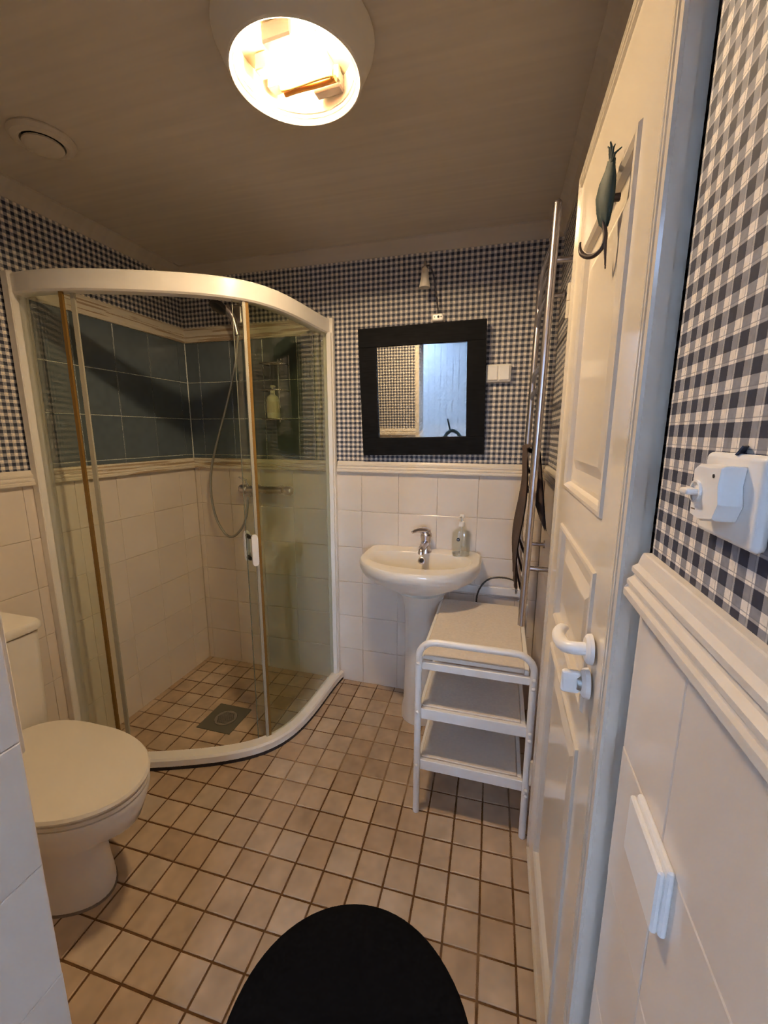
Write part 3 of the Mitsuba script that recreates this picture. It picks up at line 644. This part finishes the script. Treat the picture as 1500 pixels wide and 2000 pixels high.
# ---------------------------------------------------------------- soap bottle on the basin
sb = thing('soap_bottle', 'clear soap dispenser bottle with white pump on the basin rim', 'soap bottle')
bx0, by0, bz0 = -.166, 2.012, .850
def oval(a, b, z, n=40):
    th = np.arange(n)*2*PI/n; c, s = np.cos(th), np.sin(th)
    return np.stack([bx0+a*np.sign(c)*np.abs(c)**.7, by0+b*np.sign(s)*np.abs(s)**.7, np.full(n, bz0+z)], -1)
obj('bottle', loft([oval(.040, .024, .0005), oval(.044, .027, .004), oval(.045, .028, .05), oval(.046, .028, .09), oval(.043, .026, .112), oval(.032, .020, .128), oval(.016, .0155, .136), oval(.0125, .0125, .140), oval(.0125, .0125, .148)]), 'm_soap', sb, smooth=50)
obj('pump', cat_(lathe([(.0145, .146), (.0145, .166), (.012, .170), (.0055, .171), (.0055, .184), (.011, .186), (.0125, .198), (.010, .204), (0, .205)], 24, (bx0, by0, bz0)), cyl((bx0, by0, bz0+.196), (bx0-.012, by0-.032, bz0+.193), .0042, 10)), 'm_white_plastic', sb, smooth=40)
obj('dip_tube', cyl((bx0, by0, bz0+.01), (bx0, by0, bz0+.14), .002, 8), 'm_white_plastic', sb)
obj('base', loft([oval(.036, .020, .0015), oval(.041, .024, .005), oval(.041, .024, .011), oval(.036, .020, .014)]), 'm_clear', sb, smooth=40)
lb = obj('round_label', cyl((bx0-.012, by0-.0286, bz0+.084), (bx0-.012, by0-.0305, bz0+.084), .0085, 24), 'm_label_dark', sb, label='round dark label')
obj('print', bx(bx0-.016, bx0-.008, by0-.0312, by0-.0303, bz0+.082, bz0+.085), 'm_label_light', lb)

# ---------------------------------------------------------------- shower fittings
hs = thing('hand_shower', 'chrome hand shower with dark head and looping hose on a wall bar', 'shower head')
rx, ry = -1.372, D-.048
obj('wall_holder', cat_(cyl((rx, D-.004, 2.05), (rx, ry, 2.05), .012, 16), cyl((rx, D-.022, 2.05), (rx, D-.003, 2.05), .021, 20), cyl((rx, ry, 2.05), (rx-.006, ry-.03, 2.05), .012, 16)), 'm_chrome', hs, smooth=40)
obj('slider', rbx(rx-.026, rx+.034, ry-.034, ry+.018, 2.000, 2.100, .014), 'm_chrome', hs, smooth=40)
obj('grip', tube(spline([(rx+.012, ry-.045, 1.945), (rx+.004, ry-.050, 1.99), (rx-.008, ry-.058, 2.04), (rx-.035, ry-.072, 2.075)], 16), np.linspace(.0150, .0200, 16), 14), 'm_chrome', hs, smooth=50)
Mh = trimesh.geometry.align_vectors([0, 0, 1], [-.25, -.45, -.85]); Mh[:3, 3] = (rx-.062, ry-.085, 2.078)
obj('head', xf(lathe([(0, -.022), (.022, -.020), (.040, -.010), (.046, .002), (.045, .010), (.040, .014), (0, .015)], 40), Mh), 'm_dark_chrome', hs, smooth=40)
obj('hose', tube(spline([(rx+.014, ry-.044, 1.945), (-1.385, 2.02, 1.83), (-1.474, 2.024, 1.568), (-1.56, 2.024, 1.344), (-1.602, 2.024, 1.19), (-1.604, 2.024, 1.048), (-1.563, 2.024, .905), (-1.498, 2.024, .845), (-1.425, 2.024, .892), (-1.380, 2.03, .999), (-1.372, 2.035, 1.085)], 110), .0068, 10), 'm_steel', hs, smooth=True)
mx = thing('shower_mixer', 'chrome bar mixer tap in the shower on white tiles', 'shower mixer')
mz, my = 1.128, D-.056
obj('body', lathe([(0, -1.385), (.019, -1.384), (.021, -1.36), (.021, -1.19), (.019, -1.16), (0, -1.159)], 28, (0, my, mz), 'x'), 'm_chrome', mx, smooth=40)
for x, r in ((-1.405, .026), (-1.125, .025)): obj('knob', lathe([(0, x-.024), (r*.8, x-.023), (r, x-.012), (r, x+.016), (r*.8, x+.024), (0, x+.024)], 28, (0, my, mz), 'x'), 'm_chrome', mx, smooth=40)
for x in (-1.34, -1.19): obj('wall_union', cyl((x, my, mz), (x, D-.004, mz), .022, 18), 'm_chrome', mx, smooth=40)
obj('lever', tube([(-1.372, my-.008, mz+.018), (-1.376, my-.016, mz+.055), (-1.405, my-.040, mz+.072)], [.008, .007, .004], 10), 'm_chrome', mx, smooth=50)
obj('hose_outlet', cyl((-1.372, my+.02, mz-.045), (-1.372, my+.01, mz), .011, 14), 'm_chrome', mx, smooth=40)
rk = thing('shower_rack', 'chrome three-tier wire rack on the blue shower tiles', 'rack')
for z in (1.800, 1.664, 1.515):
    obj('tier', cat_(tube([(-1.235, D-.006, z), (-1.235, D-.10, z), (-1.12, D-.10, z), (-1.12, D-.006, z)], .0032, 8), *([tube([(-1.235, D-.05, z), (-1.12, D-.05, z)], .0025, 8), tube([(-1.235, D-.075, z), (-1.12, D-.075, z)], .0025, 8)] if z != 1.664 else []), trimesh.creation.icosphere(1, .006).apply_translation((-1.12, D-.10, z))), 'm_chrome', rk, smooth=50)
obj('upright', cyl((-1.178, D-.012, 1.50), (-1.178, D-.012, 1.83), .004, 10), 'm_chrome', rk, smooth=50)
bo = thing('shampoo_bottle', 'pale pump bottle standing on the shower rack behind the glass', 'bottle')
obj('body', lathe([(0, .0), (.031, .0), (.033, .004), (.033, .095), (.028, .112), (.014, .124), (.012, .132), (0, .132)], 32, (-1.190, D-.060, 1.5192)), 'm_white_plastic', bo, smooth=40)
obj('pump', cat_(lathe([(.012, .132), (.012, .145), (.005, .147), (.005, .160), (.012, .162), (.012, .172), (0, .173)], 20, (-1.190, D-.060, 1.5192)), cyl((-1.19, D-.06, 1.685), (-1.165, D-.075, 1.683), .004, 8)), 'm_white_plastic', bo, smooth=40)
obj('label', lathe([(.0332, .03), (.0338, .032), (.0338, .085), (.0332, .087)], 32, (-1.190, D-.060, 1.5192), cap=False), 'm_frosted', bo, smooth=40)
# floor drain
fd = thing('floor_drain', 'grey square floor drain with a round perforated grate in the shower', 'drain')
fy, fx = 1.608, -1.296
plate = sbox(-.095, -.096, .095, .096).difference(Polygon([(.056*math.cos(a)+.005, .056*math.sin(a)) for a in np.linspace(0, 2*PI, 40)[:-1]]))
obj('plate', extr(plate, .005, trimesh.transformations.translation_matrix([fx, fy, -.004])), 'm_drain_plate', fd)
gr = Polygon([(.055*math.cos(a), .055*math.sin(a)) for a in np.linspace(0, 2*PI, 48)[:-1]])
for i in range(-4, 5):
    for j in range(-5, 6):
        hx, hy = i*.0105+(j % 2)*.00525, j*.0092
        if math.hypot(hx, hy) < .044: gr = gr.difference(Polygon([(hx+.0040*math.cos(a), hy+.0040*math.sin(a)) for a in np.linspace(0, 2*PI, 9)[:-1]]))
obj('grate', extr(gr, .004, trimesh.transformations.translation_matrix([fx+.005, fy, -.001])), 'm_drain_grate', fd)
obj('well', bx(fx-.052, fx+.062, fy-.058, fy+.058, -.0034, -.0026), 'm_black_hole', fd)

# ---------------------------------------------------------------- hook on the door
hk = thing('door_hook', 'dark iron hook with a leaf shaped plate on the white door', 'hook')
hx0, hooky = DX-.020, .822
def oval2(cx, cy, a, b, z, n=24, tw=0.0, jag=0.0):
    th = np.arange(n)*2*PI/n
    x, y = a*np.cos(th), b*np.sin(th)
    zz = z+jag*np.where(np.arange(n) % 4 < 2, 1, -1)
    return np.stack([cx+x*math.cos(tw)-y*math.sin(tw), cy+x*math.sin(tw)+y*math.cos(tw), np.broadcast_to(zz, (n,))], -1)
tw_ = .5
body = loft([oval2(hx0+.002, hooky, .003, .006, 1.776, tw=tw_, jag=.0025), oval2(hx0, hooky, .005, .012, 1.783, tw=tw_, jag=.002), oval2(hx0-.001, hooky+.002, .0075, .017, 1.800, tw=tw_), oval2(hx0-.002, hooky+.002, .0085, .020, 1.822, tw=tw_), oval2(hx0-.001, hooky, .007, .017, 1.842, tw=tw_), oval2(hx0+.001, hooky-.001, .0045, .010, 1.858, tw=tw_), oval2(hx0+.002, hooky-.001, .004, .008, 1.868, tw=tw_, jag=.002)])
obj('leaf_plate', body, 'm_dark_iron', hk, smooth=40)
for dy, dx, h in ((-.010, .001, 1.884), (-.004, -.001, 1.893), (.002, .001, 1.890), (.008, -.001, 1.895), (-.013, .004, 1.876)):
    obj('prong', tube([(hx0+.002, hooky+dy*.6, 1.864), (hx0+dx, hooky+dy, h-.004), (hx0+dx*3, hooky+dy*1.4, h)], [.0022, .0018, .0009], 8), 'm_dark_iron', hk)
obj('spacer', cyl((hx0+.003, hooky, 1.815), (DX-.0005, hooky, 1.815), .006, 12), 'm_brown_iron', hk, smooth=40)
obj('hook_wire', tube(spline([(hx0-.001, hooky, 1.785), (hx0+.002, hooky-.002, 1.765), (hx0+.002, hooky-.003, 1.750), (hx0-.001, hooky, 1.742), (hx0-.011, hooky+.008, 1.735), (hx0-.022, hooky+.018, 1.739), (hx0-.029, hooky+.026, 1.750), (hx0-.030, hooky+.030, 1.766)], 40), np.interp(np.linspace(0, 1, 40), [0, .8, 1], [.0036, .0040, .0018]), 10), 'm_brown_iron', hk, smooth=50)
obj('tail', tube([(hx0+.003, hooky-.004, 1.752), (hx0+.006, hooky-.008, 1.708)], [.003, .0010], 8), 'm_brown_iron', hk)

# ---------------------------------------------------------------- near right wall: socket with timer, lower plate
sk = thing('wall_socket', 'white wall socket plate on gingham wallpaper, near right', 'socket')
obj('plate', rbx(.176, XN-.0005, .346, .436, 1.356, 1.426, .0048), 'm_white_plastic', sk, smooth=40)
tmr = thing('plug_in_timer', 'white plug-in timer with small knob pushed into the wall socket', 'timer')
wav = Polygon([(.372, 1.376), (.395, 1.372), (.411, 1.374), (.412, 1.39), (.413, 1.412), (.408, 1.415), (.385, 1.4145), (.368, 1.416), (.370, 1.402), (.366, 1.388)]).buffer(.0015)
def onx(poly, x0, x1, c=.0025):
    loops = []
    for x, ins in ((x1, 0), (x0+c, 0), (x0, c)):
        q = np.array(affinity.scale(poly, 1-ins*30, 1-ins*30).exterior.coords)[:-1]
        loops.append(np.column_stack([np.full(len(q), x), q]))
    m = loft(loops); m.fix_normals(); return m
obj('body', onx(wav, .160, .1755), 'm_white_plastic', tmr, smooth=40)
obj('knob', rbx(.150, .1605, .397, .412, 1.391, 1.3965, .0022), 'm_white_plastic', tmr, smooth=40)
obj('knob_ring', lathe([(.008, 0), (.0095, 0), (.0095, -.002), (.008, -.002)], 28, (.160, .403, 1.394), 'x', cap=False), 'm_white_plastic', tmr)
obj('indicator', cyl((.1596, .378, 1.409), (.1605, .378, 1.409), .0016, 12), 'm_black_hole', tmr, label='small dark indicator')
obj('print', bx(.1597, .1603, .402, .409, 1.3785, 1.3795), 'm_wear', tmr)
scrap = xf(bx(-.010, .010, -.0006, .0006, -.004, .004), trimesh.transformations.translation_matrix([XN-.004, .392, 1.4285])@trimesh.transformations.rotation_matrix(.9, [0, 0, 1])@trimesh.transformations.rotation_matrix(.5, [1, 0, 0]))
obj('torn_wallpaper', scrap, 'm_label_dark', 'wall_right_near', label='torn dark scrap above the socket')
lp = thing('blank_wall_plate', 'white rectangular switch plate low on the near right tiled wall', 'wall plate')
obj('box', bx(.174, XN-.006, .384, .478, .952, 1.031, .002), 'm_white_plastic', lp)
obj('cover', bx(.168, .1745, .388, .482, .950, 1.024, .002), 'm_white_plastic', lp)

# cable trunking on the back wall
ct = thing('cable_trunking', 'white cable trunking along the back wall behind the trolley', 'cable trunking')
obj('run', bx(-.255, .150, D-.026, D-.0065, .632, .672, .002), 'm_white_plastic', ct)
obj('drop', bx(-.255, -.222, D-.026, D-.0065, .30, .631, .002), 'm_white_plastic', ct)

# ---------------------------------------------------------------- office chair in the hall (seen in the mirror)
oc = thing('office_chair', 'dark office chair in the hall, reflected in the mirror', 'chair')
ox, oy = -.42, -1.45
obj('seat', rbx(ox-.24, ox+.24, oy-.24, oy+.24, .46, .54, .035), 'm_black_fabric', oc, smooth=40)
arch = spline([(ox-.10, oy, .70), (ox-.11, oy, .92), (ox-.07, oy, 1.04), (ox, oy, 1.085), (ox+.08, oy, 1.05), (ox+.13, oy, .95), (ox+.12, oy, .70)], 40)
obj('back_loop', tube(arch, .022, 12), 'm_dark_iron', oc, smooth=50)
obj('lever', tube([(ox-.02, oy-.02, 1.08), (ox-.06, oy-.02, 1.24)], .012, 10), 'm_dark_iron', oc, smooth=50)
obj('back', rbx(ox-.09, ox+.10, oy-.03, oy+.0, .56, .80, .014), 'm_black_fabric', oc, smooth=40)
obj('column', cyl((ox, oy, .05), (ox, oy, .47), .028, 16), 'm_dark_iron', oc, smooth=40)
for k in range(5):
    a = 2*PI*k/5
    obj('foot', tube([(ox, oy, .10), (ox+.30*math.cos(a), oy+.30*math.sin(a), .03)], [.024, .018], 10), 'm_dark_iron', oc, smooth=40)
